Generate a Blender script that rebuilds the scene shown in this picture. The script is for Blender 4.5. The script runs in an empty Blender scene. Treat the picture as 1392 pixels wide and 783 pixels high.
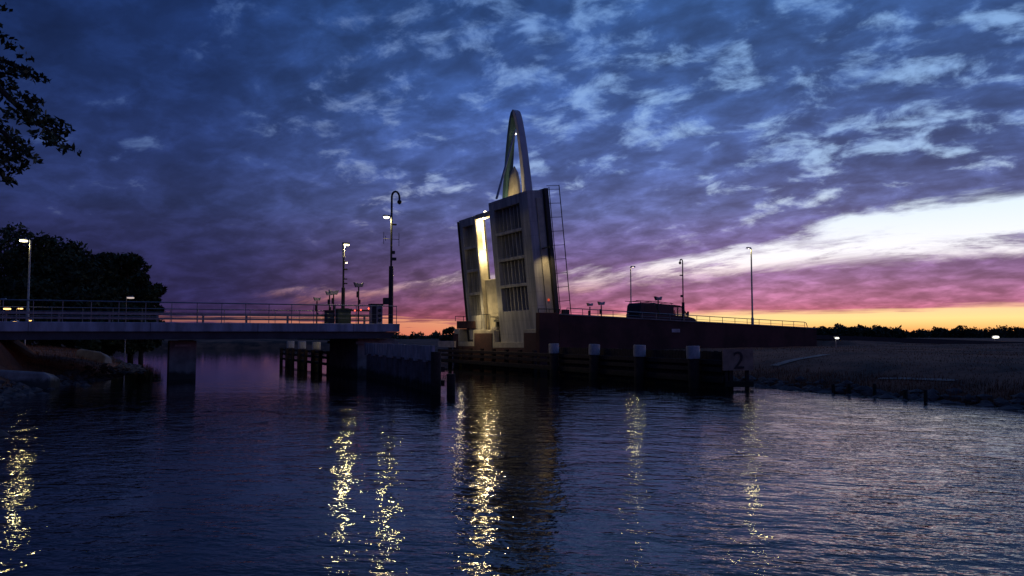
import bpy, math, random
from mathutils import Vector, Matrix
R = math.radians
random.seed(7)
C = bpy.context.scene.collection
SC = bpy.context.scene

# ------------------------------------------------------------------ camera
F, PITCH, H = 1050.0, R(3.52), 2.7
cam = bpy.data.cameras.new('camera'); cam.lens = 36*F/1392; cam.sensor_width = 36
cam.clip_start = 0.1; cam.clip_end = 20000
co = bpy.data.objects.new('camera', cam); C.objects.link(co)
co.location = (0, 0, H); co.rotation_euler = (R(90)+PITCH, 0, 0)
SC.camera = co

# ------------------------------------------------------------------ render / exposure
SC.render.engine = 'CYCLES'
SC.view_settings.view_transform = 'Standard'; SC.view_settings.look = 'None'
SC.view_settings.exposure = 0.12; SC.view_settings.gamma = 1
SC.cycles.use_denoising = True; SC.cycles.use_adaptive_sampling = False
SC.cycles.max_bounces = 6; SC.cycles.diffuse_bounces = 2; SC.cycles.glossy_bounces = 3
SC.cycles.transparent_max_bounces = 12
SC.cycles.caustics_reflective = False; SC.cycles.caustics_refractive = False
SC.cycles.sample_clamp_indirect = 4

def lin(c):
    return tuple(((v/255)/12.92 if v/255 <= .04045 else ((v/255+.055)/1.055)**2.4) for v in c)

# ------------------------------------------------------------------ node expression helper
class E:
    nt = None
    def __init__(s, k): s.k = k
    @staticmethod
    def put(sock, v):
        if isinstance(v, E): E.nt.links.new(v.k, sock)
        else: sock.default_value = v
    @staticmethod
    def m(op, *a, clamp=False):
        n = E.nt.nodes.new('ShaderNodeMath'); n.operation = op; n.use_clamp = clamp
        for i, v in enumerate(a): E.put(n.inputs[i], v)
        return E(n.outputs[0])
    def __add__(s, o): return E.m('ADD', s, o)
    __radd__ = __add__
    def __sub__(s, o): return E.m('SUBTRACT', s, o)
    def __rsub__(s, o): return E.m('SUBTRACT', o, s)
    def __mul__(s, o): return E.m('MULTIPLY', s, o)
    __rmul__ = __mul__
    def __truediv__(s, o): return E.m('DIVIDE', s, o)
def smooth(a, b, x):
    n = E.nt.nodes.new('ShaderNodeMapRange'); n.interpolation_type = 'SMOOTHSTEP'
    E.put(n.inputs[0], x); E.put(n.inputs[1], a); E.put(n.inputs[2], b)
    return E(n.outputs[0])
def curve(x, pts):
    """piecewise-linear function of x as a float curve; pts in real units"""
    x0, x1 = pts[0][0], pts[-1][0]; y0 = min(p[1] for p in pts); y1 = max(p[1] for p in pts) + 1e-6
    n = E.nt.nodes.new('ShaderNodeFloatCurve')
    cv = n.mapping.curves[0]
    q = [((a-x0)/(x1-x0), (b-y0)/(y1-y0)) for a, b in pts]
    cv.points[0].location = q[0]; cv.points[1].location = q[-1]
    for p in q[1:-1]: cv.points.new(*p)
    for p in cv.points: p.handle_type = 'AUTO_CLAMPED'
    n.mapping.update()
    E.put(n.inputs[1], E.m('DIVIDE', E.m('SUBTRACT', x, x0), x1-x0, clamp=True))
    return E(n.outputs[0])*(y1-y0) + y0
def ramp(x, pts):
    """colour of x; pts = [(value, (r,g,b) 0-255)]"""
    x0, x1 = pts[0][0], pts[-1][0]
    n = E.nt.nodes.new('ShaderNodeValToRGB'); cr = n.color_ramp
    cr.elements[0].position = 0; cr.elements[0].color = (*lin(pts[0][1]), 1)
    cr.elements[1].position = 1; cr.elements[1].color = (*lin(pts[-1][1]), 1)
    for a, c in pts[1:-1]:
        e = cr.elements.new((a-x0)/(x1-x0)); e.color = (*lin(c), 1)
    E.put(n.inputs[0], E.m('DIVIDE', E.m('SUBTRACT', x, x0), x1-x0, clamp=True))
    return E(n.outputs[0])
def mixc(f, a, b, mode='MIX'):
    n = E.nt.nodes.new('ShaderNodeMix'); n.data_type = 'RGBA'; n.blend_type = mode
    E.put(n.inputs[0], f); E.put(n.inputs[6], a); E.put(n.inputs[7], b)
    return E(n.outputs[2])
def vec(x, y, z=0.0):
    n = E.nt.nodes.new('ShaderNodeCombineXYZ')
    for i, v in enumerate((x, y, z)): E.put(n.inputs[i], v)
    return E(n.outputs[0])
def grey(x): return vec(x, x, x)
def noise(v, scale, detail=5, rough=.55, dist=0.0):
    n = E.nt.nodes.new('ShaderNodeTexNoise')
    E.put(n.inputs['Vector'], v); n.inputs['Scale'].default_value = scale
    n.inputs['Detail'].default_value = detail; n.inputs['Roughness'].default_value = rough
    n.inputs['Distortion'].default_value = dist
    return E(n.outputs[0])

# ------------------------------------------------------------------ sky: dusk, broken altocumulus
w = bpy.data.worlds.new('World'); SC.world = w; w.use_nodes = True
nt = w.node_tree; nt.nodes.clear(); E.nt = nt
tc = nt.nodes.new('ShaderNodeTexCoord')
sp = nt.nodes.new('ShaderNodeSeparateXYZ'); nt.links.new(tc.outputs['Generated'], sp.inputs[0])
x, y, z = (E(sp.outputs[i]) for i in range(3))
AZ = E.m('ARCTAN2', x, y)*57.29578
EL = E.m('ARCSINE', z)*57.29578
zz = E.m('MAXIMUM', z, 0.0) + .27
qx, qy = x/zz, y/zz
ca, sa = .80, -.60                       # the streets of cloud run this way over the plain
al = qx*ca + qy*sa; ac = qy*ca - qx*sa
q = vec(al*1.05, ac*1.2, 3.1)
q2 = vec(al*.9, ac*1.2, 9.7)
n1 = noise(q, 7.8, 10, .60, .25)
n2 = noise(q2, 2.4, 4, .5, .2)
n3 = noise(q2, 10.5, 9, .54, .3)
nf = noise(vec(al*.5, ac, 5.5), 3.6, 10, .62, .3)       # frays the edges of the bands
nf2 = noise(vec(al*.5, ac, 15.5), 2.6, 10, .66, .4)
elp = EL + (nf-.5)*4.4                   # elevation with ragged edge
elq = EL + (nf2-.5)*4.6

# long clear gap to the right, thinning towards the left
e_up = curve(AZ, [(-60,3.2),(-20,2.8),(-12,3.2),(-5.5,4.1),(0,4.2),(6,4.8),(12,5.9),(20,7.1),(26.5,8.2),(33.5,9.1),(60,10)])
e_lo = curve(AZ, [(-60,3.2),(-20,2.7),(-12,2.7),(-5.5,3.1),(0,3.3),(6,3.6),(12,3.95),(20,4.5),(26.5,4.9),(33.5,5.2),(60,5.8)])
gap = smooth(-.3, .6, e_up-elp)*smooth(-.4, 1.0, elq-e_lo)
gap = gap*smooth(-24, -12, AZ)*smooth(105, 60, AZ)
# second, thinner wisp above it (blown cloud inside the gap)
wisp = smooth(.46, .60, noise(vec(al*.40, ac, 25.5), 4.6, 9, .68, .3))*smooth(-.4, 1.6, e_lo+2.4-EL)*smooth(-.6, .2, EL-e_lo)
gap = gap*(1-wisp*.85)
# bright strip on the horizon
e_hz = curve(AZ, [(-60,-.3),(-34,.5),(-25,1.35),(-14,1.3),(-9,1.1),(-4,1.3),(2,1.2),(6,1.55),(12,1.65),(20,1.75),(26,1.8),(33.5,2.1),(60,1.8),(85,.4),(110,-.6),(180,-.6)])
streak = noise(vec(AZ*.05, EL*1.4, 2.0), 3.0, 6, .6, .3)
hz = smooth(-.1, .32, e_hz-(EL+(nf-.5)*.7+(streak-.5)*curve(AZ,[(-60,2.2),(-24,3.8),(-9,3.6),(-3,3.2),(8,1.0),(34,.7),(60,.7)])))
# holes in the high cloud
thr = curve(AZ, [(-180,.70),(-35,.64),(-18,.60),(-8,.555),(4,.545),(14,.53),(35,.54),(60,.58),(180,.7)]) + curve(EL, [(0,.10),(6,.10),(11,.045),(16,.01),(24,.0),(90,-.02)]) + (n2-.5)*-.42
hole = smooth(-.06, .17, n1-thr)*smooth(5, 10, EL)

clear = ramp(EL, [(-2,(255,120,70)),(0,(255,140,80)),(.55,(255,190,112)),(1.1,(255,224,146)),(1.7,(255,212,156)),(2.6,(250,170,160)),
                  (4,(250,226,226)),(5.5,(248,246,252)),(8.5,(222,238,252)),(12,(170,202,240)),(17,(146,184,232)),(25,(124,168,224)),(60,(60,95,160))])
cl_az = ramp(AZ, [(-180,(110,120,150)),(-60,(90,100,135)),(-34,(105,115,150)),(-20,(150,155,180)),(-12,(205,195,205)),(-5,(228,222,230)),(4,(238,236,242)),(14,(252,252,252)),(34,(255,255,255)),(90,(190,185,195)),(180,(110,120,150))])
cloud = ramp(EL, [(-2,(196,70,90)),(0,(192,92,98)),(1.4,(184,98,116)),(2.3,(160,98,130)),(4,(134,98,140)),(6,(106,92,142)),(9,(86,96,148)),(12,(72,92,148)),(17,(62,92,152)),(25,(54,92,154)),(60,(36,60,110))])
cl2 = ramp(AZ, [(-180,(150,155,175)),(-60,(100,110,140)),(-34,(120,132,160)),(-22,(150,160,186)),(-12,(200,204,216)),(0,(232,232,240)),(14,(250,250,250)),(34,(255,255,255)),(90,(210,205,215)),(180,(150,155,175))])
lowleft = smooth(-4, -21, AZ)*smooth(13, 2, EL)           # the afterglow does not reach round to the left
cloud = mixc(lowleft, cloud, ramp(EL, [(-2,(80,46,80)),(0,(116,62,92)),(1.3,(92,64,104)),(2.6,(74,66,114)),(5,(54,62,114)),(9,(46,70,122))]))
clear = mixc(smooth(6, -7, AZ)*smooth(3.2, 1.4, EL)*.75, clear, ramp(AZ, [(-60,(150,76,100)),(-26,(255,118,120)),(-14,(255,150,125)),(6,(240,150,118))]))
clear = mixc(1.0, clear, cl_az, 'MULTIPLY')
cloud = mixc(1.0, cloud, cl2, 'MULTIPLY')
n3 = (n3-.5)*curve(AZ, [(-180,.4),(-35,.42),(-15,.7),(5,1.0),(180,1)]) + .5
shade = curve(n3, [(0,.6),(.35,.76),(.5,.98),(.65,1.26),(1,1.6)])*curve(n1, [(0,.72),(.4,.86),(.6,1.22),(1,1.6)])
cloud = mixc(1.0, cloud, grey(shade*curve(noise(q2, .9, 3, .5), [(0,.6),(.38,.78),(.62,1.18),(1,1.4)])), 'MULTIPLY')
mask = E.m('MAXIMUM', E.m('MAXIMUM', gap, hole*.78), hz, clamp=True)
col = mixc(mask, cloud, clear)
# a thin physical sky underneath (sun just below the horizon, to the right)
sky = nt.nodes.new('ShaderNodeTexSky'); sky.sky_type = 'NISHITA'; sky.sun_disc = False
sky.sun_elevation = R(0.3); sky.sun_rotation = R(22); sky.dust_density = 2.0
col = mixc(1.0, col, mixc(1.0, E(sky.outputs[0]), (.006, .006, .006, 1), 'MULTIPLY'), 'ADD')
col = mixc(smooth(-.4, -3, EL), col, (.01, .01, .014, 1))
bg = nt.nodes.new('ShaderNodeBackground'); E.put(bg.inputs[0], col); bg.inputs[1].default_value = 1.0
wo = nt.nodes.new('ShaderNodeOutputWorld'); nt.links.new(bg.outputs[0], wo.inputs[0])
w.cycles.sampling_method = 'MANUAL'; w.cycles.sample_map_resolution = 512

# ------------------------------------------------------------------ sun: already down, only a faint afterglow is left
sl = bpy.data.lights.new('sun', 'SUN'); sl.energy = 0.02; sl.angle = R(20); sl.color = (1, .55, .38)
so = bpy.data.objects.new('sun', sl); C.objects.link(so)
so.rotation_euler = Vector((-math.sin(R(22)), -math.cos(R(22)), -math.tan(R(1.2)))).to_track_quat('-Z', 'Y').to_euler()

# ================================================================== helpers
TH = math.atan2(.47, .88)                       # heading of the bridge over the channel
E2 = Vector((math.cos(TH), math.sin(TH), 0)); E1 = Vector((-math.sin(TH), math.cos(TH), 0))
O = Vector((2.2, 58, 0))                        # near corner of the lifted leaf
def W(x, y, z=0.0): return O + E2*x + E1*y + Vector((0, 0, z))
def ray(px, py):
    u, v = (px-696)/F, (391.5-py)/F
    return Vector((u, math.cos(PITCH)-math.sin(PITCH)*v, math.sin(PITCH)+math.cos(PITCH)*v))
def on_y(px, py, y):                            # bridge-frame (x, z) of a sight line on the plane y = const
    r = ray(px, py); n = E1; c = Vector((0, 0, H)); t = (O.dot(n)+y-c.dot(n))/r.dot(n)
    p = c+r*t; return (p-O).dot(E2), p.z
def on_x(px, py, x):
    r = ray(px, py); n = E2; c = Vector((0, 0, H)); t = (O.dot(n)+x-c.dot(n))/r.dot(n)
    p = c+r*t; return (p-O).dot(E1), p.z
def at(px, py, D):
    r = ray(px, py); return Vector((0, 0, H))+r*(D/r.y)

class MB:
    def __init__(s): s.v = []; s.f = []
    def add(s, vs, fs):
        b = len(s.v); s.v += [tuple(v) for v in vs]; s.f += [tuple(i+b for i in f) for f in fs]; return s
    def hexa(s, p):                              # bottom 4 ccw, top 4 ccw
        return s.add(p, [(3,2,1,0),(4,5,6,7),(0,1,5,4),(1,2,6,5),(2,3,7,6),(3,0,4,7)])
    def box(s, x0, x1, y0, y1, z0, z1):
        return s.hexa([(x0,y0,z0),(x1,y0,z0),(x1,y1,z0),(x0,y1,z0),(x0,y0,z1),(x1,y0,z1),(x1,y1,z1),(x0,y1,z1)])
    def tube(s, pts, r, n=8):
        pts = [Vector(p) for p in pts]; rs = r if isinstance(r, (list, tuple)) else [r]*len(pts)
        b = len(s.v); up = None
        for i, p in enumerate(pts):
            d = (pts[min(i+1, len(pts)-1)]-pts[max(i-1, 0)]).normalized()
            if up is None: up = Vector((0,0,1)) if abs(d.z) < .9 else Vector((1,0,0))
            a = d.cross(up).normalized(); up = a.cross(d).normalized()
            for k in range(n):
                t = 2*math.pi*k/n; s.v.append(tuple(p+(a*math.cos(t)+up*math.sin(t))*rs[i]))
        for i in range(len(pts)-1):
            for k in range(n):
                k2 = (k+1) % n; s.f.append((b+i*n+k, b+i*n+k2, b+(i+1)*n+k2, b+(i+1)*n+k))
        s.f.append(tuple(b+k for k in range(n))[::-1]); s.f.append(tuple(b+(len(pts)-1)*n+k for k in range(n)))
        return s
    def lathe(s, c, prof, n=16):
        b = len(s.v)
        for r, z in prof:
            for k in range(n):
                t = 2*math.pi*k/n; s.v.append((c[0]+r*math.cos(t), c[1]+r*math.sin(t), c[2]+z))
        for i in range(len(prof)-1):
            for k in range(n):
                k2 = (k+1) % n; s.f.append((b+i*n+k, b+i*n+k2, b+(i+1)*n+k2, b+(i+1)*n+k))
        s.f.append(tuple(b+k for k in range(n))[::-1]); s.f.append(tuple(b+(len(prof)-1)*n+k for k in range(n)))
        return s
    def prism(s, poly, a0, a1, axis='y'):        # poly in (x,z) for axis y, (y,z) for axis x
        n = len(poly)
        g = (lambda p, a: (p[0], a, p[1])) if axis == 'y' else (lambda p, a: (a, p[0], p[1]))
        return s.add([g(p, a0) for p in poly]+[g(p, a1) for p in poly],
                     [tuple(range(n)), tuple(range(2*n-1, n-1, -1))]+[(i, n+i, n+(i+1) % n, (i+1) % n) for i in range(n)])
def obj(name, mb, mat, parent=None, sm=False, bev=0, loc=None):
    me = bpy.data.meshes.new(name); me.from_pydata(mb.v, [], mb.f); me.materials.append(mat)
    if len(mb.f) < 20000:
        import bmesh
        b = bmesh.new(); b.from_mesh(me); bmesh.ops.recalc_face_normals(b, faces=b.faces); b.to_mesh(me); b.free()
    if sm:
        for p in me.polygons: p.use_smooth = True
        try: me.set_sharp_from_angle(angle=R(40))
        except Exception: pass
    o = bpy.data.objects.new(name, me); C.objects.link(o)
    if parent: o.parent = parent
    if loc: o.location = loc
    if bev:
        m = o.modifiers.new('bevel', 'BEVEL'); m.width = bev; m.segments = 2; m.limit_method = 'ANGLE'
    return o
def tag(o, label, cat, group=None, kind=None):
    o['label'] = label; o['category'] = cat
    if group: o['group'] = group
    if kind: o['kind'] = kind
    return o
def thing(name, label, cat, loc, rz=TH, group=None, rot=None):
    o = bpy.data.objects.new(name, None); C.objects.link(o); o.location = loc
    o.rotation_euler = rot or (0, 0, rz); o.empty_display_size = .3
    return tag(o, label, cat, group)
def struct(o, kind='structure'): o['kind'] = kind; return o
def copy_tree(o, parent=None):
    c = o.copy(); C.objects.link(c)
    if parent: c.parent = parent
    for ch in list(o.children): copy_tree(ch, c)
    return c

# ================================================================== materials
def mat(name, c, rough=.6, metal=0.0, var=.25, scale=2.0, bump=0.0, bscale=20, coat=0, second=None, det=6, stretch=1):
    m = bpy.data.materials.new(name); m.use_nodes = True; n = m.node_tree; E.nt = n
    p = n.nodes['Principled BSDF']
    t = n.nodes.new('ShaderNodeTexCoord'); o = E(t.outputs['Object'])
    mp = n.nodes.new('ShaderNodeMapping'); mp.inputs['Scale'].default_value = (1, 1, stretch); n.links.new(o.k, mp.inputs[0])
    f = noise(E(mp.outputs[0]), scale, det, .6)
    c = tuple(c); alg = name in ('weathered_concrete','dark_brick_wall','stained_pile','pale_fender_board','lamplit_cream','wet_timber')
    lo = tuple(v*(1-var) for v in c)+(1,); hi = tuple(min(1, v*(1+var)) for v in (second or c))+(1,)
    bc = mixc(smooth(.3, .7, f), lo, hi)
    if alg:                                      # algae and wet band just above the water
        gg = n.nodes.new('ShaderNodeNewGeometry'); sz = n.nodes.new('ShaderNodeSeparateXYZ'); n.links.new(gg.outputs['Position'], sz.inputs[0])
        bc = mixc(smooth(.62, .30, E(sz.outputs[2])+(noise(E(gg.outputs['Position']), 2.2, 5)-.5)*.6)*.85, bc, (.018,.022,.012,1))
    if name == 'grey_bridge_paint':              # welded plate seams and a few rust runs
        so_ = n.nodes.new('ShaderNodeSeparateXYZ'); n.links.new(o.k, so_.inputs[0])
        fr_ = E.m('FRACT', E(so_.outputs[2])/1.06)
        bc = mixc(smooth(.022, .008, fr_)*.55, bc, (.10,.09,.08,1))
        rn = noise(vec(E(so_.outputs[0]), E(so_.outputs[1])*3.2, E(so_.outputs[2])*.22), 1.6, 6, .6)
        bc = mixc(smooth(.60, .74, rn)*.5, bc, (.16,.085,.045,1))
    E.put(p.inputs['Base Color'], bc)
    E.put(p.inputs['Roughness'], curve(f, [(0, max(0, rough-.12)), (1, min(1, rough+.12))]))
    p.inputs['Metallic'].default_value = metal; p.inputs['Coat Weight'].default_value = coat
    if bump:
        b = n.nodes.new('ShaderNodeBump'); b.inputs['Distance'].default_value = bump
        E.put(b.inputs['Height'], noise(o, bscale, 6, .6)); n.links.new(b.outputs[0], p.inputs['Normal'])
    return m
def emit(name, c, s):
    m = bpy.data.materials.new(name); m.use_nodes = True; n = m.node_tree; n.nodes.clear()
    e = n.nodes.new('ShaderNodeEmission'); e.inputs[0].default_value = (*c, 1); e.inputs[1].default_value = s
    o = n.nodes.new('ShaderNodeOutputMaterial'); n.links.new(e.outputs[0], o.inputs[0]); return m
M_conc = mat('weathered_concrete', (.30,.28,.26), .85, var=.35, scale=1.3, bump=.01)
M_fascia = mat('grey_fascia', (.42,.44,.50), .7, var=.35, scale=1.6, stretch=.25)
M_pyl = mat('pale_grey_paint', (.60,.60,.62), .45, var=.12, scale=1)
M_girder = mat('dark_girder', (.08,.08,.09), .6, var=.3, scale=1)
M_cream = mat('lamplit_cream', (.62,.56,.42), .75, var=.18, scale=1.5, bump=.006)  # pale surfaces with the warm lamp light put into their colour
M_leaf = mat('grey_bridge_paint', (.54,.53,.50), .5, var=.32, scale=2.2, second=(.56,.54,.48), stretch=.14, bump=.003, bscale=4)
M_plate = mat('dark_plate', (.05,.05,.052), .6, var=.3)
M_white = mat('white_paint', (.55,.53,.53), .6, var=.3, scale=2)
M_teal = mat('teal_paint', (.07,.15,.17), .5, var=.15)
M_steel = mat('galvanised_steel', (.30,.31,.33), .45, .8, var=.2, scale=4)
M_dark = mat('dark_paint', (.03,.032,.035), .5, var=.3, scale=4)
M_asph = mat('asphalt', (.05,.05,.052), .9, var=.3, scale=6, bump=.004, bscale=90)
M_wood = mat('wet_timber', (.055,.036,.03), .8, var=.4, scale=5, bump=.01, bscale=12)
M_sheet = mat('pale_fender_board', (.50,.44,.46), .7, var=.25, scale=1.6)
M_bark = mat('bark', (.05,.04,.03), .9, var=.4, scale=6, bump=.02)
M_leafy = mat('foliage', (.045,.065,.022), .7, var=.45, scale=.8)
M_glass = mat('dark_glass', (.015,.015,.018), .4, var=.1)
M_lamp = emit('lamp_glow', (1, .88, .50), 9)
M_led = emit('warm_strip_glow', (1, .80, .42), 9)
M_amber = emit('amber_glow', (1, .50, .12), 5)
M_red = emit('red_glow', (1, .10, .05), 3.5)
M_dimred = emit('dim_red_glow', (1, .12, .06), .5)
M_soft = emit('soft_lamp_glow', (1, .80, .55), 5)

# brick
def brick():
    m = bpy.data.materials.new('red_brick'); m.use_nodes = True; n = m.node_tree; E.nt = n
    p = n.nodes['Principled BSDF']; t = n.nodes.new('ShaderNodeTexCoord')
    sx = n.nodes.new('ShaderNodeSeparateXYZ'); n.links.new(t.outputs['Object'], sx.inputs[0])
    b = n.nodes.new('ShaderNodeTexBrick'); E.put(b.inputs['Vector'], vec(E(sx.outputs[0])+E(sx.outputs[1]), E(sx.outputs[2])))
    b.inputs['Color1'].default_value = (.14,.045,.035,1); b.inputs['Color2'].default_value = (.09,.032,.028,1)
    b.inputs['Mortar'].default_value = (.14,.12,.11,1); b.inputs['Scale'].default_value = 1.0
    b.inputs['Brick Width'].default_value = .22; b.inputs['Row Height'].default_value = .065; b.inputs['Mortar Size'].default_value = .008
    E.put(p.inputs['Base Color'], mixc(1.0, E(b.outputs[0]), grey(curve(noise(E(t.outputs['Object']), .7, 6), [(0,.4),(1,1.5)])), 'MULTIPLY'))
    p.inputs['Roughness'].default_value = .85
    return m
M_brick = brick()

def ground_mat():
    m = mat('winter_grass', (.10,.045,.025), .95, var=.6, scale=.3, bump=.05, bscale=3, second=(.24,.10,.05), det=10)
    return m
M_ground = ground_mat()
def water_mat():
    m = bpy.data.materials.new('canal_water'); m.use_nodes = True; n = m.node_tree; E.nt = n
    p = n.nodes['Principled BSDF']
    p.inputs['Base Color'].default_value = (.0035, .0045, .006, 1)
    p.inputs['Roughness'].default_value = .012; p.inputs['IOR'].default_value = 1.333
    g = n.nodes.new('ShaderNodeNewGeometry'); s = n.nodes.new('ShaderNodeSeparateXYZ'); n.links.new(g.outputs['Position'], s.inputs[0])
    X, Y = E(s.outputs[0]), E(s.outputs[1])
    a = R(-12); U = X*math.cos(a)+Y*math.sin(a); V = Y*math.cos(a)-X*math.sin(a)
    wind = smooth(-3, 7, X - Y*.06 + (noise(vec(X, Y), .12, 3)-.5)*7)          # open water to the right is ruffled
    calm = smooth(26, 56, Y - X*.3)                                            # sheltered behind the bridge
    rip = noise(vec(U*.46, V, .5), 3.9, 3, .55, .3)
    cap = noise(vec(U*.5, V, 2.5), 8.5, 3, .5, .3)
    mid = noise(vec(U*.36, V, 6.5), 1.9, 2, .5, .2)
    big = noise(vec(U*.34, V, 4.5), 1.0, 3, .5, .2)
    patch = curve(noise(vec(U, V, 8.5), .9, 4, .6), [(0,.35),(.4,.6),(.6,1.3),(1,1.9)])
    hgt = (rip*(.36+wind*.14) + cap*(.06+wind*.06))*patch + mid*(.10+wind*.55) + big*(.12+wind*.2)
    hgt = hgt*(1-calm*.86)
    b = n.nodes.new('ShaderNodeBump'); b.inputs['Distance'].default_value = .058; b.inputs['Strength'].default_value = 1
    E.put(b.inputs['Height'], hgt); n.links.new(b.outputs[0], p.inputs['Normal'])
    return m
M_water = water_mat()

# ================================================================== ground, water
def LW(x, y): p = W(x, y); return (p.x, p.y)
shore = [(-8,1.2),(14,1.2),(30,-6),(60,-40),(90,-40),(60,-10),(30,13),(23.5,22),(19.5,28),(17.2,33),(14.6,38),(12.6,43.5),
         LW(2.5,-11),LW(2.0,-5),LW(.9,-.5),LW(.9,15.5),LW(1.5,30),LW(8,62),LW(17,96),LW(14,118),LW(-20,128),LW(-70,125),(-75,150),(-90,140),
         (-60,112),(-48,92),(-37,74),(-29.5,60),(-26,48),(-24.6,40),(-22.5,33.5),(-15.5,20),(-9.2,9)]
def sdist(x, y):
    best = 1e9; ins = False; n = len(shore)
    for i in range(n):
        x0, y0 = shore[i]; x1, y1 = shore[(i+1) % n]
        dx, dy = x1-x0, y1-y0; t = max(0, min(1, ((x-x0)*dx+(y-y0)*dy)/(dx*dx+dy*dy)))
        d = math.hypot(x-x0-dx*t, y-y0-dy*t); best = min(best, d)
        if (y0 > y) != (y1 > y) and x < (x1-x0)*(y-y0)/(y1-y0)+x0: ins = not ins
    return -best if ins else best
def hump(x, y):
    return .5*math.sin(x*.31+y*.17)+.5*math.sin(x*.13-y*.23+1.3)
XEMB = 31
def land_z(x, y):
    d = sdist(x, y)
    if d < 0: return max(-1.6, d*.6-.02)
    top = 1.75+.18*hump(x*.6, y*.6)+(.5 if y > 300 else 0)*0
    steep = .34 if x > 0 else .55
    z = top*(1-math.exp(-d*steep/top*1.1))+.05*hump(x*3, y*3)*min(1, d)
    # embankment of the right-hand ramp and of the left approach
    lx, ly = (Vector((x, y, 0))-O).dot(E2), (Vector((x, y, 0))-O).dot(E1)
    if lx > 2 and y > 20:
        rz = max(1.9, 3.55-max(0, lx-2)*.033)-.25
        off = max(0, -1.0-ly, ly-13.2)
        if -1.0 < ly < 13.2 and lx > 34: z = max(z, rz)
        elif lx > XEMB: z = max(z, min(rz-.1, rz-.1-off*.42*(1+max(0, 34-lx)*.12)))
    if lx < -34:
        off = max(0, .3-ly, ly-12.3)
        z = max(z, 2.7-off*.5 if off > 0 else (2.35 if lx > -38 else 2.75))
    return z
def axis(vals):
    out = []
    for (a, b, st) in vals:
        v = a
        while v < b-1e-6: out.append(v); v += st
    return out+[vals[-1][1]]
xs = axis([(-6000,-1000,1000),(-1000,-200,160),(-200,-80,15),(-80,-40,2.5),(-40,60,1.0),(60,110,2.5),(110,200,15),(200,1000,160),(1000,6000,1000)])
ys = axis([(-1500,-200,260),(-200,-20,30),(-20,0,4),(0,76,1.0),(76,190,3.0),(190,400,30),(400,1500,180),(1500,9000,1500)])
tb = MB(); nx = len(xs)
for yy in ys:
    for xx in xs: tb.v.append((xx, yy, land_z(xx, yy)))
for j in range(len(ys)-1):
    for i in range(nx-1): tb.f.append((j*nx+i, j*nx+i+1, (j+1)*nx+i+1, (j+1)*nx+i))
g = obj('ground', tb, M_ground, sm=True); struct(g); g['label'] = 'dark winter grass banks and polder land'
wb = MB(); wb.add([(-140,-60,0),(140,-60,0),(140,190,0),(-140,190,0)], [(0,1,2,3)])
wt = obj('water', wb, M_water); struct(wt)

# ================================================================== fixed span on the left
DT = 3.42                                       # deck level
t = thing('fixed_bridge_span', 'fixed concrete road bridge span on the left with a pale edge beam', 'bridge', W(-11.2, 0, 0))
obj('edge_beam', MB().prism([(0,2.95),(.05,3.5),(-70,3.38),(-70,2.83)][::-1], 0, .35).prism([(0,2.95),(.05,3.5),(-70,3.38),(-70,2.83)][::-1], 12.2, 12.55), M_fascia, t, bev=.04)
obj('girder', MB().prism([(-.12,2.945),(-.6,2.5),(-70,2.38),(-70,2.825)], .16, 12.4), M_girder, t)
obj('deck_slab', MB().prism([(-.03,2.96),(-.03,3.40),(-70,3.28),(-70,2.84)], .36, 12.19), M_conc, t)
obj('road_surface', MB().prism([(-.03,3.405),(-.03,3.43),(-70,3.31),(-70,3.285)], 3.9, 11.6), M_asph, t)
pm = None
for i in range(9):
    if pm is None: o = obj('joint_seam', MB().box(-.012,.012,-.006,.004,2.8,3.5), M_dark, t); pm = o.data
    else: o = bpy.data.objects.new('joint_seam', pm); C.objects.link(o); o.parent = t
    o.location = (-3.2-i*6.1, 0, -.03-i*.01)
obj('end_cap', MB().box(.06,.16,.4,12.1,2.96,3.36), M_conc, t)
t = thing('bridge_pier', 'square concrete pier under the free end of the left span', 'pier', W(-13.8, 1, 0))
obj('pier_wall', MB().box(0,2.75,0,7.2,-1.5,2.48), M_conc, t, bev=.05)
obj('bearing_shelf', MB().box(-.15,2.9,-.12,7.3,2.1,2.3), M_conc, t)
x0, _ = on_y(248, 500, 1.6)
t = thing('bridge_column', 'broad concrete column under the middle of the left span, with a pale plate', 'pier', W(x0, 1.6, 0))
obj('column_shaft', MB().box(-.78,.78,0,1.2,-1.5,2.39), M_conc, t, bev=.06)
obj('plate', MB().box(-.45,.45,-.04,-.005,2.02,2.14), M_white, t)
o = tag(obj('bridge_column', MB().lathe((0,0,-1.5), [(.5,0),(.5,3.89)], 20), M_conc, sm=True, loc=W(x0+.7, 7.5)), 'round concrete column just right of the broad column under the left span', 'pier')
t = thing('bridge_abutment', 'sloping concrete abutment where the left span meets the bank', 'abutment', W(-37, 0, 0))
obj('abutment_wall', MB().box(-1.2,0,.2,12.3,-.5,2.32), M_conc, t)
for (px, py, D, wd, ht, dp, lab) in ((20,525,39,3.2,.95,1.6,'rounded pale concrete block at the water edge, at the left frame edge'),
                                 (122,500,57,2.0,1.2,2.0,'slanted concrete revetment slab on the bank under the left span')):
    p = at(px, py, D); b = MB()
    b.prism([(-wd/2,-.6),(wd/2,-.6),(wd/2,ht*.55),(wd/2-.35,ht*.8),(-wd/2+.3,ht),(-wd/2,ht*.9)], 0, dp)
    o = tag(obj('revetment_block', b, M_conc, bev=.12, loc=(p.x, p.y, .55 if px > 60 else .1)), lab, 'concrete block')
    o.rotation_euler = (R(-8), 0, TH*.5)

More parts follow.
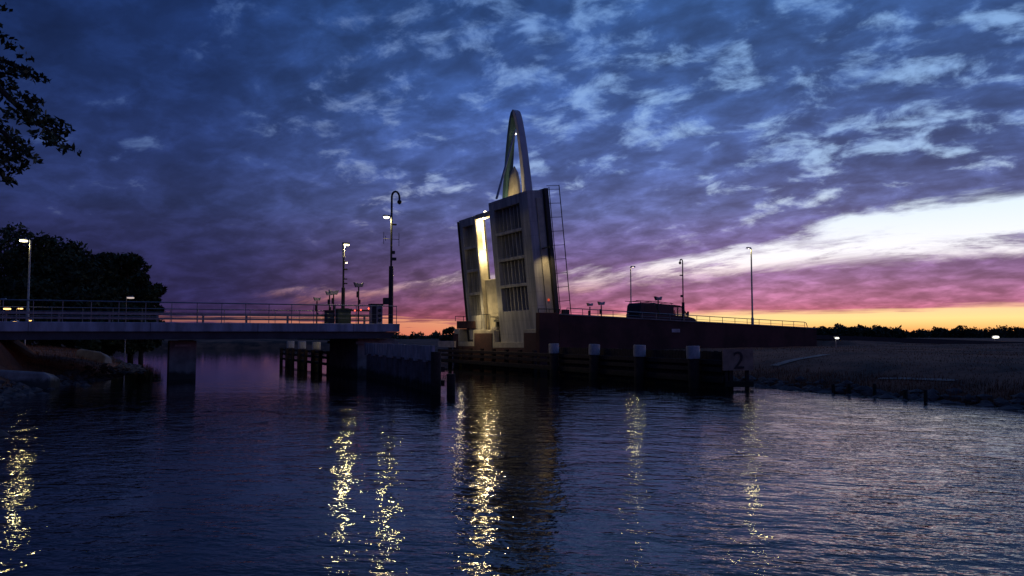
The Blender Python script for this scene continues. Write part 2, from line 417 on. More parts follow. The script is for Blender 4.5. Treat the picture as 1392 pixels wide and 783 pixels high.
# ------------------------------------------------------------------ railings
def railing(name, lab, pts, h, y, step, rails, mat=M_steel, r=.028, grp=None, curl=False):
    """pts: list of (x, z) along the bridge at offset y"""
    a, b = pts[0], pts[-1]; base = W(a[0], y, a[1])
    t = thing(name, lab, 'railing', base, group=grp)
    def zz(x):
        for (x0, z0), (x1, z1) in zip(pts, pts[1:]):
            if min(x0, x1)-1e-6 <= x <= max(x0, x1)+1e-6: return z0+(z1-z0)*(x-x0)/(x1-x0)-a[1]
    L = b[0]-a[0]; n = max(1, round(abs(L)/step)); pm = None
    for i in range(n+1):
        x = a[0]+L*i/n
        if pm is None:
            o = obj('post', MB().tube([(0,0,0),(0,0,h)], r*.85, 6), mat, t); pm = o.data
        else:
            o = bpy.data.objects.new('post', pm); C.objects.link(o); o.parent = t
        o.location = (x-a[0], 0, zz(x))
    for k, (hh, rr) in enumerate(rails):
        P = [(x-a[0], 0, zz(x)+hh) for x, _ in pts]
        if curl and k == 0: P += [(L*1.008, 0, P[-1][2]-.08), (L*1.014, 0, P[-1][2]-.5)]
        obj('top_rail' if k == 0 else 'rail', MB().tube(P, rr, 8), mat, t, sm=True)
    return t
railing('bridge_railing', 'tall thin tube railing along the near edge of the left span', [(-11.35,3.5),(-72,3.38)], 1.2, .17, 1.4, [(1.2,.035),(.62,.012),(.35,.012)])
railing('bridge_railing', 'tube railing along the far edge of the left span', [(-11.35,3.5),(-72,3.38)], 1.2, 12.4, 1.9, [(1.2,.035),(.6,.02)])
t = thing('guard_rail', 'double beam crash barrier between cycle path and road on the left span', 'guard rail', W(-12.2, 3.6, 3.42))
obj('beam', MB().hexa([(0,-.05,.60),(0,.06,.60),(-60,.06,.45),(-60,-.05,.45),(0,-.05,.76),(0,.06,.76),(-60,.06,.60),(-60,-.05,.60)]), M_steel, t)
obj('beam', MB().hexa([(0,-.05,.32),(0,.06,.32),(-60,.06,.18),(-60,-.05,.18),(0,-.05,.44),(0,.06,.44),(-60,.06,.30),(-60,-.05,.30)]), M_steel, t)
pm = None
for i in range(22):
    if pm is None: o = obj('post', MB().box(-.06,.06,.065,.2,-.02,.72), M_steel, t); pm = o.data
    else: o = bpy.data.objects.new('post', pm); C.objects.link(o); o.parent = t
    o.location = (-i*2.7-.3, 0, -i*.0072)

# ================================================================== movable leaf, standing open
LB = W(-.0, 0, 1.75)
leaf = thing('bascule_leaf', 'raised steel bridge leaf, its ribbed underside facing the channel', 'bridge', LB, rot=(0, R(-6), TH))
def panel(y0, y1, oy0, oy1, t0, top, first, n, hh, gap, nrib, back=1.38):
    g = MB(); hb = 0
    g.box(t0, back, y0, oy0, hb, top).box(t0, back, oy1, y1, hb, top)
    z = first
    g.box(t0, back-.01, oy0, oy1, top-(top-first), top) if False else None
    ops = []
    zt = top-first
    g.box(t0, back-.01, oy0, oy1, zt, top)
    for i in range(n):
        zb = zt-hh; ops.append((zb, zt)); zn = zb-gap
        g.box(t0, back-.01, oy0, oy1, zn if i < n-1 else hb, zb); zt = zn
    obj('girder_frame', g, M_leaf, leaf, bev=.03)
    for zb, zt in ops:
        o = obj('recess_plate', MB().box(t0+.62, t0+.68, oy0, oy1, zb, zt), M_plate, leaf)  # plate coloured darker than the frame to deepen the recess shade
        r = MB()
        for k in range(nrib):
            yy = oy0+(oy1-oy0)*(k+.5)/nrib; r.box(t0+.30, t0+.618, yy-.045, yy+.045, zb+.01, zt-.01)
        r.box(t0+.30, t0+.36, oy0+.01, oy1-.01, (zb+zt)/2-.04, (zb+zt)/2+.04) if False else None
        obj('ribs', r, M_leaf, o)
panel(0, 6.5, 1.35, 5.65, 0, 11.9, .75, 4, 1.88, .24, 7)
panel(9.75, 13.1, 10.2, 12.45, .25, 11.3, .7, 4, 1.80, .24, 4, 1.02)
obj('slot_head_beam', MB().box(.3,1.0,6.52,9.73,10.95,11.35), M_cream, leaf)
obj('slot_sill', MB().box(.62,.95,6.52,9.70,0,5.7), M_cream, leaf, bev=.05)
obj('deck_plate', MB().box(1.40,1.72,-.28,6.45,.2,12.0), M_plate, leaf)
obj('deck_plate', MB().box(1.04,1.3,9.95,13.3,.2,11.5), M_plate, leaf)
obj('side_strip', MB().box(.72,1.22,-.10,-.005,1.6,11.3), M_cream, leaf)
obj('jamb_lining', MB().box(.30,1.0,9.705,9.748,.4,10.94), M_cream, leaf)
obj('light_strip', MB().box(.82,.92,9.66,9.705,8.4,10.9), M_led, leaf)
obj('light_strip', MB().box(.4,.9,8.9,9.6,10.91,10.945), M_led, leaf)
lp = obj('side_lamp', MB().box(.80,1.0,-1.1,-.11,7.42,7.5).tube([(.95,-1.15,7.36),(.95,-1.15,7.62)], .17, 12), M_dark, leaf)
obj('signal_light', MB().tube([(.95,-.105,3.55),(.95,-.15,3.55)], .09, 12), M_dimred, leaf)
obj('head_lamp', MB().lathe((.6,8.4,11.36), [(.10,0),(.14,.10),(.06,.16)], 10), M_soft, leaf)
obj('edge_seal', MB().box(.1,1.3,13.105,13.2,.3,11.2), M_dark, leaf)
for ya_, yb_ in ((5.6,6.9),(9.2,13.3)): obj('bearing', MB().tube([(.6,ya_,.35),(.6,yb_,.35)], .42, 20), M_dark, leaf, sm=True)
rl = MB(); y = -.12
rl.tube([(1.9,y,.4),(1.9,y,12.1)], .03, 6).tube([(2.82,y,.4),(2.82,y,12.25)], .035, 6)
obj('leaf_railing', rl, M_dark, leaf)
pm = None
for i in range(12):
    if pm is None: o = obj('railing_post', MB().tube([(1.70,y,0),(2.82,y,0)], .022, 6), M_dark, leaf); pm = o.data
    else: o = bpy.data.objects.new('railing_post', pm); C.objects.link(o); o.parent = leaf
    o.location = (0, 0, 12.2-.28*(i > 0)-max(0, i-1)*1.07)
obj('far_railing', MB().tube([(2.7,13.15,.4),(2.7,13.15,11.5)], .03, 6).tube([(1.7,13.15,11.4),(2.7,13.15,11.4)], .03, 6), M_dark, leaf)
def light(name, kind, e, col, parent, loc, rad=.1, rot=None, size=None, blend=.3):
    l = bpy.data.lights.new(name, kind); l.energy = e; l.color = col
    if kind == 'SPOT': l.spot_size = size; l.spot_blend = blend
    l.shadow_soft_size = rad
    o = bpy.data.objects.new(name, l); C.objects.link(o); o.location = loc
    if parent: o.parent = parent
    if rot is not None: o.rotation_euler = rot
    return o
def aim(d): return Vector(d).to_track_quat('-Z', 'Y').to_euler()
WARM = (1, .76, .38)
light('slot_light', 'POINT', 150, WARM, leaf, (.62, 9.0, 10.5), .12)
light('slot_light', 'POINT', 170, WARM, leaf, (.6, 9.0, 7.8), .12)
light('slot_light', 'SPOT', 60, WARM, leaf, (-.6, 8.0, 1.4), .12, aim((.6, .2, 1.3)), R(140), 1.0)
light('side_light', 'SPOT', 110, WARM, leaf, (.95, -1.15, 7.3), .12, aim((0, .30, -1)), R(110), 1.0)

# ------------------------------------------------------------------ pylon behind the leaf
pyl = thing('bridge_pylon', 'tall slender steel arch rising behind the raised leaf', 'pylon', W(2.5, 7.9, 0))
def spread(z): return 1.72*(max(0, 22.05-z)/6.5)**.56
def xl(z): return -.45*max(0, (z-3)/19)
zs = [1.2,3,5,7,9,11,13,14.5,16,17.2,18.3,19.2,20,20.7,21.2,21.6,21.9,22.05]
def leg(sgn, mt, nm):
    P = [Vector((xl(z), sgn*spread(z), z)) for z in zs]; n = len(P); b = MB()
    for i, p in enumerate(P):
        d = (P[min(i+1, n-1)]-P[max(i-1, 0)]).normalized()
        if i == n-1: d = Vector((0, -sgn, 0))
        ex = Vector((1, 0, 0)); ey = d.cross(ex).normalized(); s = .62 if p.z > 20.5 else .62+.38*min(1, (20.5-p.z)/7)
        a, c = .34*s, .36*(.6+.4*s)
        b.v += [tuple(p-ex*c-ey*a), tuple(p+ex*c-ey*a), tuple(p+ex*c+ey*a), tuple(p-ex*c+ey*a)]
    for i in range(n-1):
        for k in range(4): b.f.append((i*4+k, i*4+(k+1) % 4, (i+1)*4+(k+1) % 4, (i+1)*4+k))
    b.f.append((3,2,1,0)); b.f.append(tuple((n-1)*4+k for k in range(4)))
    obj(nm, b, mt, pyl, bev=.05)
leg(-1, M_pyl, 'near_leg'); leg(1, M_teal, 'far_leg')
fin = MB(); pr = []
for i in range(15):
    k = i/14; z = 9+8.4*k; r = .98*math.sqrt(max(0, 1-k**4))+.012; pr.append((r, z))
fin.lathe((0,0,0), pr, 18); fin.v = [(v[0]*.6-.35, v[1]*.8+.35, v[2]) for v in fin.v]
obj('lit_fin', fin, M_cream, pyl, sm=True)
obj('fin_base', MB().box(-.95,-.15,-.3,.85,1.2,9.02), M_cream, pyl)
obj('pylon_lamp', MB().lathe((-.42,0,20.05), [(.04,0),(.08,.04),(.08,.10),(.03,.14)], 10), M_soft, pyl)
light('fin_light', 'SPOT', 600, WARM, pyl, (-1.9, -1.3, 12.0), .1, aim((1.1, 1.3, 3.6)), R(60))
obj('fin_lamp', MB().box(-1.95,-1.6,-1.3,-.95,11.7,11.9), M_dark, pyl)
# hoisting rods from the pylon top to the leaf
pt = W(2.05, 7.9, 20.4)
y0, z0 = on_x(674, 270, -.6); p0 = W(-.55, y0, z0)
for k, dy in enumerate((0, .35)):
    b = MB(); q0 = p0-E1*dy*.5; q1 = pt-E1*dy*.2
    b.tube([tuple(q0-pt), tuple(q1-pt)], .085 if k == 0 else .05, 8)
    o = obj('hoist_rod', b, M_pyl, pyl); o.matrix_parent_inverse = pyl.matrix_world.inverted()
    o.parent = pyl; o.rotation_euler = (0, 0, -TH); o.location = (-.45, 0, 20.4)

# ================================================================== pier of the movable span
pier = thing('bascule_pier', 'brick pier with lamplit cream coping and notches, at the foot of the raised leaf', 'pier', W(0, 0, 0))
PX = -.35
def yz(px, py, x=PX): return on_x(px, py, x)
def slab(mb, p0, p1, ptop, pbot, x0, x1, z0=None):
    ya, za = yz(p1, ptop); yb, zb = yz(p0, ptop); zz0 = z0 if z0 is not None else yz((p0+p1)/2, pbot)[1]
    mb.hexa([(x0,ya,zz0),(x1,ya,zz0),(x1,yb,zz0),(x0,yb,zz0),(x0,ya,za),(x1,ya,za),(x1,yb,zb),(x0,yb,zb)])
b = MB()
slab(b, 617, 624, 447, 0, PX, 1.2, -1.5); slab(b, 624, 643, 464.5, 0, PX, 1.2, -1.5); slab(b, 643, 672, 448.5, 0, PX, 1.2, -1.5)
slab(b, 672, 711, 465.5, 0, PX, 1.2, -1.5); slab(b, 711, 732.5, 447.5, 0, PX, 1.2, -1.5)
obj('pier_body', b, M_cream, pier, bev=.03)
ya = -.2; yb = yz(618, 450)[0]
obj('back_wall', MB().box(1.21,1.7,ya,yb,-1,2.95), M_conc, pier)
b = MB()
slab(b, 617, 623, 454, 0, PX-.06, PX-.004, .2); slab(b, 645.5, 669.5, 453, 0, PX-.06, PX-.004, .2)
slab(b, 713, 732, 452.5, 0, PX-.06, PX-.004, .2); slab(b, 623.05, 645.45, 470.5, 0, PX-.06, PX-.004, .2); slab(b, 669.55, 712.95, 472.5, 0, PX-.06, PX-.004, .2)
obj('brick_facing', b, M_brick, pier)
b = MB(); slab(b, 617.5, 641, 436.5, 446.6, -.1, 1.9); obj('service_platform', b, M_brick, pier)
b = MB(); slab(b, 632, 641, 448, 455, .9, 1.19); obj('machine_box', b, M_dark, pier)
def pierrail(pxs, pb, ptp, xx, nm):
    b = MB(); P = []
    for px in pxs:
        yy, z0 = yz(px, pb, xx); z1 = yz(px, ptp, xx)[1]; b.tube([(xx,yy,z0),(xx,yy,z1)], .03, 6); P.append((xx,yy,z1))
    b.tube(P, .035, 6); obj(nm, b, M_dark, pier)
pierrail((619,630,641), 436.5, 430, .2, 'platform_railing')
pierrail((655,661,666), 447.5, 427.5, -.15, 'service_railing'); pierrail((666,674), 447, 431, .1, 'service_railing')
b = MB()
ya, z1 = yz(690, 434, .3); yb, _ = yz(674, 434, .3); _, z0 = yz(676, 464, .3); yc, _ = yz(680, 464, .3); ym, _ = yz(689,464,.3)
b.box(.1,.5,ya,yb,z1-.18,z1).box(.2,.4,yb-.45,yb-.15,z0,z1-.18); obj('hoist_frame', b, M_dark, pier)
yd, zt = yz(672.5, 444.5, .3)
obj('pivot_block', MB().box(.0,.7,yc,yd,z0,zt), M_conc, pier, bev=.03)
obj('pivot_housing', MB().box(.1,.9,ym,yc-.02,z0,zt-.2), M_dark, pier, bev=.05)
ya, za = yz(707, 440, .2); obj('gear_case', MB().tube([(-.1,ya,za-.2),(.7,ya,za-.2)], .42, 16).box(0,.6,ya-.1,ya+.3,1.9,za-.3), M_dark, pier, bev=.03)
yb, zb = yz(722, 445, .0)
obj('service_railing', MB().tube([(0,yb,zb-.1),(0,yb,zb+.35)], .03, 6).tube([(0,yb,zb+.35),(0,yb-.8,zb+.35)], .03, 6), M_dark, pier)
light('pier_fill_light', 'SPOT', 150, WARM, pier, (-1.9, 10.5, 5.0), .12, aim((.7, -.6, -.5)), R(170), 1.0)  # unseen fill spot, added to brighten the leaf and pier

# ================================================================== right approach ramp
ramp_ = thing('approach_ramp', 'long dark retaining wall and road ramp descending to the right', 'ramp', W(0, 0, 0))
XE, ZE = on_y(1110, 447, -.6); XS, ZS = on_y(760, 428, -.6)
_, ZT = on_y(745, 425, -.6)
M_wall = mat('dark_brick_wall', (.10,.042,.038), .85, var=.45, scale=.5, bump=.01, bscale=6, det=9)
obj('retaining_wall', MB().prism([(XS+.01,-1.5),(XE,-1.5),(XE,ZE),(XS+.01,ZS)], -.6, -.25), M_wall, ramp_, bev=.03)
obj('retaining_wall', MB().prism([(XS,-1),(XE,-1),(XE,ZE),(XS,ZS)], 12.9, 13.25), M_wall, ramp_)
obj('corner_block', MB().box(-.5,XS,-.6,-.02,-1.5,ZT), M_wall, ramp_, bev=.03)
obj('wall_coping', MB().prism([(XS,ZS+.004),(XE,ZE+.004),(XE,ZE+.10),(XS,ZS+.10)], -.66, -.2), M_conc, ramp_)
RZ0, RZ1 = ZS-.45, ZE-.45
obj('road_deck', MB().prism([(1.75,RZ0-.5),(XE,RZ1-.5),(XE,RZ1),(1.75,RZ0)], -.24, 12.88), M_asph, ramp_)
b = MB()
for i in range(9):
    xa = 3+i*3.2; za = RZ0+(RZ1-RZ0)*(xa-1.75)/(XE-1.75); zb2 = RZ0+(RZ1-RZ0)*(xa+1.6-1.75)/(XE-1.75)
    b.add([(xa,7.4,za+.006),(xa+1.6,7.4,zb2+.006),(xa+1.6,7.52,zb2+.006),(xa,7.52,za+.006)], [(0,1,2,3)])
obj('lane_marking', b, M_white, ramp_)
xp, zp = on_y(918.5, 449.5, -.62); obj('wall_plate', MB().box(xp-.42,xp+.42,-.66,-.605,zp-.14,zp+.14), M_white, ramp_)
xp, zp = on_y(769, 427, -.4); obj('junction_box', MB().box(xp-.28,xp+.28,-.5,-.2,ZS-.05,ZS+.42), M_dark, ramp_)
yb_ = MB()
rd = MB().prism([(XE+.01,RZ1-.4),(XE+.01,RZ1),(XE+35,2.02),(XE+75,1.3),(XE+75,1.0),(XE+35,1.4)], 3.2, 10.2)
o = obj('road', rd, M_asph); o.location = W(0,0); o.rotation_euler = (0,0,TH); struct(o)
def zw(x): return ZS+(ZE-ZS)*(x-XS)/(XE-XS)
xr, _ = on_y(1094, 445, -.1)
railing('ramp_railing', 'thin tube railing along the top of the dark ramp wall', [(2.2, zw(2.2)-.62), (xr, zw(xr)-.62)], 1.2, -.1, 1.4, [(1.2,.032),(.9,.014)], M_steel, curl=True)
railing('corner_railing', 'short railing on the high wall corner beside the raised leaf', [(-.45,ZT),(1.4,ZT)], .28, -.35, .9, [(.28,.03)], M_dark)

# ================================================================== fenders
fr = thing('channel_fender', 'long dark timber fender running past the brick pier', 'fender', W(-1.5, 0, 0))
ye, _ = on_x(984, 500, -1.5); ys_, _ = on_x(597, 480, -1.5)
for z0, z1, nm in ((.30,.62,'wale'),(.85,1.08,'wale'),(1.22,1.46,'wale')):
    obj(nm, MB().box(-.14,.14,ye,ys_,z0,z1), M_wood, fr, bev=.02)
yk, _ = on_x(760, 480, -1.5)
b = MB(); yy = ye+.1
while yy < yk:
    b.box(.15,.22,yy,yy+.24,-.8,1.9+.02*math.sin(yy*9)); yy += .27
obj('planking', b, M_wood, fr)
yy = ye; pm = None
while yy < ys_:
    if pm is None: o = obj('fender_pile', MB().box(.24,.5,-.14,.14,-1.5,1.62), M_wood, fr, bev=.02); pm = o.data
    else: o = bpy.data.objects.new('fender_pile', pm); C.objects.link(o); o.parent = fr
    o.location = (0, yy, 0); yy += 2.2
ya, _ = on_x(618, 470, -1.5)
obj('pale_board', MB().box(-.06,.14,ya,ys_+.2,1.66,2.2), M_sheet, fr)
def capped(x, y, lab, grp, s=1.0):
    t = thing('fender_post', lab, 'post', W(x, y, 0), group=grp); t.rotation_euler = (R(1.6*math.sin(y*3)), R(1.4*math.sin(y*1.7)), TH)
    obj('pile', MB().lathe((0,0,-1.6), [(.30*s,0),(.30*s,3.2)], 16), M_wood, t, sm=True)
    obj('cap', MB().lathe((0,0,1.5), [(.345*s,0),(.36*s,.05),(.36*s,.60),(.34*s,.66)], 20), M_white, t, sm=True)
names = ['first white capped post of the right fender, closest to the raised leaf','second white capped post of the right fender, counted from the leaf',
         'third white capped post of the right fender, below the van','largest white capped post, beside the number 2 board']
for px, lab in zip((762,815.5,878,953.5), names):
    yy, _ = on_x(px, 472, -1.5); capped(-2.0, yy, lab, 'white capped posts of the right fender', .98)
t = thing('number_board', 'pale board with a dark figure 2 at the near end of the right fender', 'sign', W(-1.5, ye-.12, 0), rz=TH+R(-20))
obj('board', MB().box(-.15,1.45,-.05,.05,.95,2.02), mat('dull_board', (.40,.28,.20), .8, var=.3), t)
obj('board_post', MB().box(.0,.16,.06,.2,-1.5,2.0).box(1.1,1.26,.06,.2,-1.5,2.0), M_wood, t)
fc = bpy.data.curves.new('digit', 'FONT'); fc.body = '2'; fc.size = 1.25; fc.extrude = .012; fc.align_x = 'CENTER'
fo = bpy.data.objects.new('digit', fc); C.objects.link(fo); bpy.context.view_layer.update(); dm = bpy.data.meshes.new_from_object(fo); C.objects.unlink(fo); bpy.data.objects.remove(fo); dm.materials.clear(); dm.materials.append(M_dark)
fo = bpy.data.objects.new('digit', dm); C.objects.link(fo); fo.parent = t
fo.rotation_euler = (R(90), 0, 0); fo.location = (.68, -.066, 1.04)
obj('lower_board', MB().box(-.05,1.45,-.05,.05,.12,.42), M_wood, t)

# left fender
def polyline_fender():
    t = thing('channel_fender', 'pale boarded fender of close piles in front of the left pier', 'fender', W(0, 0, 0))
    P = [(-13.6,-.3),(-14.2,-7),(-15.4,-16.6)]
    bb = MB(); pl = MB(); wl = MB()
    for (xa, ya), (xb, yb) in zip(P, P[1:]):
        L = math.hypot(xb-xa, yb-ya); n = int(L/.62); d = ((xb-xa)/L, (yb-ya)/L); nn = (d[1], -d[0])
        for i in range(n):
            s = i*L/n; cx, cy = xa+d[0]*s, ya+d[1]*s
            off = (i % 3 == 0)*.10
            w2 = .27
            q = [(cx,cy),(cx+d[0]*w2*2,cy+d[1]*w2*2),(cx+d[0]*w2*2+nn[0]*.12,cy+d[1]*w2*2+nn[1]*.12),(cx+nn[0]*.12,cy+nn[1]*.12)]
            bb.hexa([(a, b, 1.52-off) for a, b in q]+[(a, b, 2.22+.015*math.sin(i*5.1)) for a, b in q])
            pl.tube([(cx+.2*d[0]-nn[0]*.14, cy+.2*d[1]-nn[1]*.14, -1.5), (cx+.2*d[0]-nn[0]*.14, cy+.2*d[1]-nn[1]*.14, 1.75)], .16+.03*(i % 2), 8)
        for z0, z1 in ((1.0,1.25),(.35,.6)):
            q = [(xa-nn[0]*.31,ya-nn[1]*.31),(xb-nn[0]*.31,yb-nn[1]*.31),(xb-nn[0]*.45,yb-nn[1]*.45),(xa-nn[0]*.45,ya-nn[1]*.45)]
            wl.hexa([(a, b, z0) for a, b in q]+[(a, b, z1) for a, b in q])
    obj('pale_boards', bb, M_sheet, t); obj('piles', pl, M_sheet2, t, sm=True); obj('wales', wl, M_wood, t)
    obj('end_pile', MB().tube([(-15.5,-16.9,-1.5),(-15.5,-16.9,1.95)], .24, 14).tube([(-15.0,-17.5,-1.5),(-15.0,-17.5,.95)], .2, 14), M_wood, t, sm=True)
M_sheet2 = mat('stained_pile', (.17,.14,.15), .8, var=.4, scale=1.2)
polyline_fender()
names = ['white capped post beyond the left pier, closest to it','white capped post beyond the left pier, middle of three','white capped post beyond the left pier, farthest left of three']
for i, (yy, lab) in enumerate(zip((16, 21, 26), names)): capped(-12.9, yy, lab, 'white capped posts beyond the left pier')
t = thing('channel_fender', 'low slatted fender beyond the left pier with three white capped posts', 'fender', W(-13.3, 9, 0))
for z0 in (.35,.85,1.25): obj('wale', MB().box(-.12,.12,0,18.4,z0,z0+.2), M_wood, t)
pm = None
for i in range(8):
    if pm is None: o = obj('fender_pile', MB().box(-.4,-.14,-.12,.12,-1.5,1.5), M_wood, t); pm = o.data
    else: o = bpy.data.objects.new('fender_pile', pm); C.objects.link(o); o.parent = t
    o.location = (0, .3+i*2.5, 0)

# ================================================================== masts, lamps and signals
def base_on(px, y, zdeck): return on_y(px, 440, y)[0], zdeck
# mast at the end of the left span
x0, _ = on_y(531, 438, .7); D0 = W(x0, .7).y
def hz(py, D=D0): return at(531, py, D).z
t = thing('camera_mast', 'tall mast with curved top and bright lamp at the end of the left span', 'mast', W(x0, .7, 3.5))
k = 3.5
obj('lower_pole', MB().lathe((0,0,0), [(.17,0),(.16,hz(362)-k)], 12), M_dark, t, sm=True)
P = [(0,0,hz(364)-k),(0,0,hz(268)-k)]+[(.28-.28*math.cos(a), 0, hz(268)-k+.42*math.sin(a)) for a in [math.pi*i/8 for i in range(1, 9)]]+[(.56,0,hz(271)-k)]
obj('upper_pole', MB().tube(P, .075, 8), M_dark, t, sm=True)
obj('camera_dome', MB().lathe((.56,0,hz(277)-k), [(.05,0),(.15,.1),(.16,.22),(.06,.34)], 12), M_dark, t, sm=True)
zl = hz(296)-k
h_ = obj('lamp_head', MB().tube([(0,0,zl+.10),(-.22,0,zl+.12)], .05, 8).hexa([(-.62,-.14,zl+.04),(-.16,-.14,zl+.04),(-.16,.14,zl+.04),(-.62,.14,zl+.04),(-.58,-.10,zl+.16),(-.16,-.10,zl+.16),(-.16,.10,zl+.16),(-.58,.10,zl+.16)]), M_steel, t)
obj('lamp_glass', MB().lathe((-.38,0,zl-.06), [(.12,0),(.2,.04),(.2,.095)], 14), M_lamp, h_, sm=True)
obj('antenna', MB().tube([(-.55,0,hz(325)-k),(.55,0,hz(325)-k)], .02, 5).tube([(-.55,0,hz(332)-k),(-.55,0,hz(316)-k)], .02, 5).tube([(.55,0,hz(334)-k),(.55,0,hz(316)-k)], .02, 5).tube([(-.42,0,hz(328)-k),(-.42,0,hz(321)-k)], .02, 5), M_dark, t)
obj('horn', MB().box(.02,.35,-.08,.08,hz(306)-k,hz(304)-k).box(.05,.24,-.1,.1,hz(345)-k,hz(341)-k).box(.05,.34,-.1,.1,hz(354)-k,hz(350)-k), M_dark, t)
obj('control_box', MB().box(-.52,-.16,-.18,.18,hz(414)-k,hz(405)-k), M_dark, t, bev=.02)
LAMPC = (1, .82, .34)
light('mast_lamp_light', 'SPOT', 300, LAMPC, t, (-.38, 0, zl-.12), .16, aim((.25, 0, -1)), R(172), .12)

def mast2():
    y = 8.0; x0, _ = on_y(466, 440, y); D = W(x0, y).y
    zz = lambda py: at(466, py, D).z-3.42
    t = thing('lamp_mast', 'slender mast with pale lamp on top near the middle of the left span end', 'mast', W(x0, y, 3.42))
    obj('lower_pole', MB().lathe((0,0,0), [(.15,0),(.14,zz(391))], 10), M_dark, t, sm=True)
    obj('upper_pole', MB().tube([(0,0,zz(392)),(0,0,zz(350))], .075, 8), M_dark, t, sm=True)
    obj('lamp_stem', MB().tube([(-.02,0,zz(350)),(-.02,0,zz(332))], .10, 8), M_white, t, sm=True)
    h = obj('lamp_head', MB().box(-.1,.42,-.14,.14,zz(332),zz(329.5)), M_steel, t)
    obj('lamp_glass', MB().box(-.02,.38,-.11,.11,zz(333.5),zz(332.1)), M_lamp, h)
    h = obj('floodlight', MB().box(.06,.22,-.1,.1,zz(357),zz(355)), M_steel, t)
    obj('lamp_glass', MB().lathe((.22,0,zz(358)), [(.05,0),(.09,.05),(.05,.12)], 8), M_soft, h)
    obj('camera', MB().box(.04,.3,-.07,.07,zz(367),zz(365)).box(.04,.28,-.07,.07,zz(380),zz(378.5)).box(.05,.3,-.07,.07,zz(386),zz(384.5)), M_dark, t)
    light('mast_lamp_light', 'SPOT', 300, LAMPC, t, (.2, 0, zz(334)), .16, aim((0, -.2, -1)), R(172), .12)
mast2()

def signal(px, ptop, y, zb, lab, pale=False, s=1.0, flip=1, grp='short signal posts with angled hoods'):
    x0, _ = on_y(px, 438, y); D = W(x0, y).y; zt = at(px, ptop, D).z-zb
    t = thing('signal_post', lab, 'signal', W(x0, y, zb), group=grp)
    obj('pole', MB().lathe((0,0,0), [(.055,0),(.05,zt-.3)], 8), M_dark, t, sm=True)
    m = M_white if pale else M_steel
    z = zt
    obj('lamp_hood', MB().prism([(-.36*s*flip,z),(-.22*s*flip,z-.33*s),(.26*s*flip,z-.30*s),(.34*s*flip,z+.0),(.1*s*flip,z-.1*s)][::flip], -.14, .14), m, t, bev=.01)
    obj('signal_head', MB().box(-.13,.02,-.1,.1,z-1.05,z-.62).box(-.02,.12,-.1,.1,z-1.5,z-1.2), M_dark, t, bev=.015)
signal(487, 384, 2.4, 3.45, 'dark signal post standing alone between the two masts on the left span')
signal(430.5, 404, 9.5, 3.4, 'small pale topped signal post furthest left on the left span', True, .8)
signal(447.5, 396, 8.5, 3.4, 'pale topped signal post leftmost of the close pair beside the slender mast', True, .9)
signal(453, 394, 7.5, 3.4, 'pale topped signal post rightmost of the close pair beside the slender mast', True, 1.1, -1)
zr = lambda x: RZ0+(RZ1-RZ0)*(x-1.75)/(XE-1.75)
for px, pt_, y, lab, pale, s in ((802,412,3.0,'small signal post on the ramp, leftmost of the three right of the leaf',True,.75),
                        (817.5,410,3.0,'signal post on the ramp, second from the raised leaf',True,.9),
                        (895,403,.4,'signal post with a heart shaped hood standing in front of the van',False,1.0)):
    x0, _ = on_y(px, 430, y); signal(px, pt_, y, zr(x0), lab, pale, s, grp='short signal posts on the ramp')

# barrier machine with round lights, cabinets, lowered boom
x0, _ = on_y(510.5, 438, 1.0)
t = thing('barrier_housing', 'pale barrier housing with three dark round lights near the span end', 'barrier', W(x0, 1.0, 3.45))
obj('housing', MB().box(-.36,.42,-.25,.35,0,1.30), M_sheet, t, bev=.03)
obj('housing_cap', MB().box(-.42,.46,-.3,.4,1.302,1.42), M_dark, t, bev=.03)
obj('door_panel', MB().box(-.34,-.02,-.262,-.252,.05,1.25), M_dark, t)
for zz_ in (.28,.62,.96): obj('round_light', MB().tube([(.2,-.25,zz_),(.2,-.31,zz_)], .13, 16), M_dark, t)
x1, _ = on_y(470, 438, 2.6)
t = thing('barrier_boom', 'lowered barrier boom carrying small red lights on the left span', 'barrier', W(x1, 2.6, 3.45))
zb_ = at(490, 421, W(x1, 2.6).y).z-3.45
Lb = on_y(503, 438, 2.6)[0]-x1
obj('boom', MB().box(-.3,Lb,-.04,.04,zb_-.10,zb_+.02), M_dark, t)
obj('boom_pivot', MB().box(-.35,.15,-.2,.2,0,zb_+.1), M_dark, t)
for i, px in enumerate((475.5,482,490,501)):
    xx = on_y(px, 421, 2.6)[0]-x1; zz_ = at(px, (423,422,421,419)[i], W(x1, 2.6).y).z-3.45
    obj('red_light', MB().tube([(xx,-.05,zz_),(xx,-.12,zz_)], .045 if i < 3 else .065, 8), M_red, t)
M_green = mat('green_cabinet_paint', (.07,.10,.06), .6, var=.3)
for px, wd, ptp, y, mm, lab in ((468,.95,419.5,2.0,M_green,'dull green switch cabinet below the slender mast'),(449,.6,421.5,2.2,M_dark,'dark narrow switch cabinet left of the green one')):
    x0, _ = on_y(px, 438, y); zt = at(px, ptp, W(x0, y).y).z-3.45
    t = thing('switch_cabinet', lab, 'cabinet', W(x0, y, 3.45))
    obj('cabinet_body', MB().box(-wd/2,wd/2,0,.5,0,zt-.08), mm, t, bev=.02)
    obj('cabinet_roof', MB().box(-wd/2-.05,wd/2+.05,-.05,.55,zt-.078,zt), mm, t)
    obj('door', MB().box(-wd/2+.05,wd/2-.05,-.015,-.003,.08,zt-.15), mm, t)

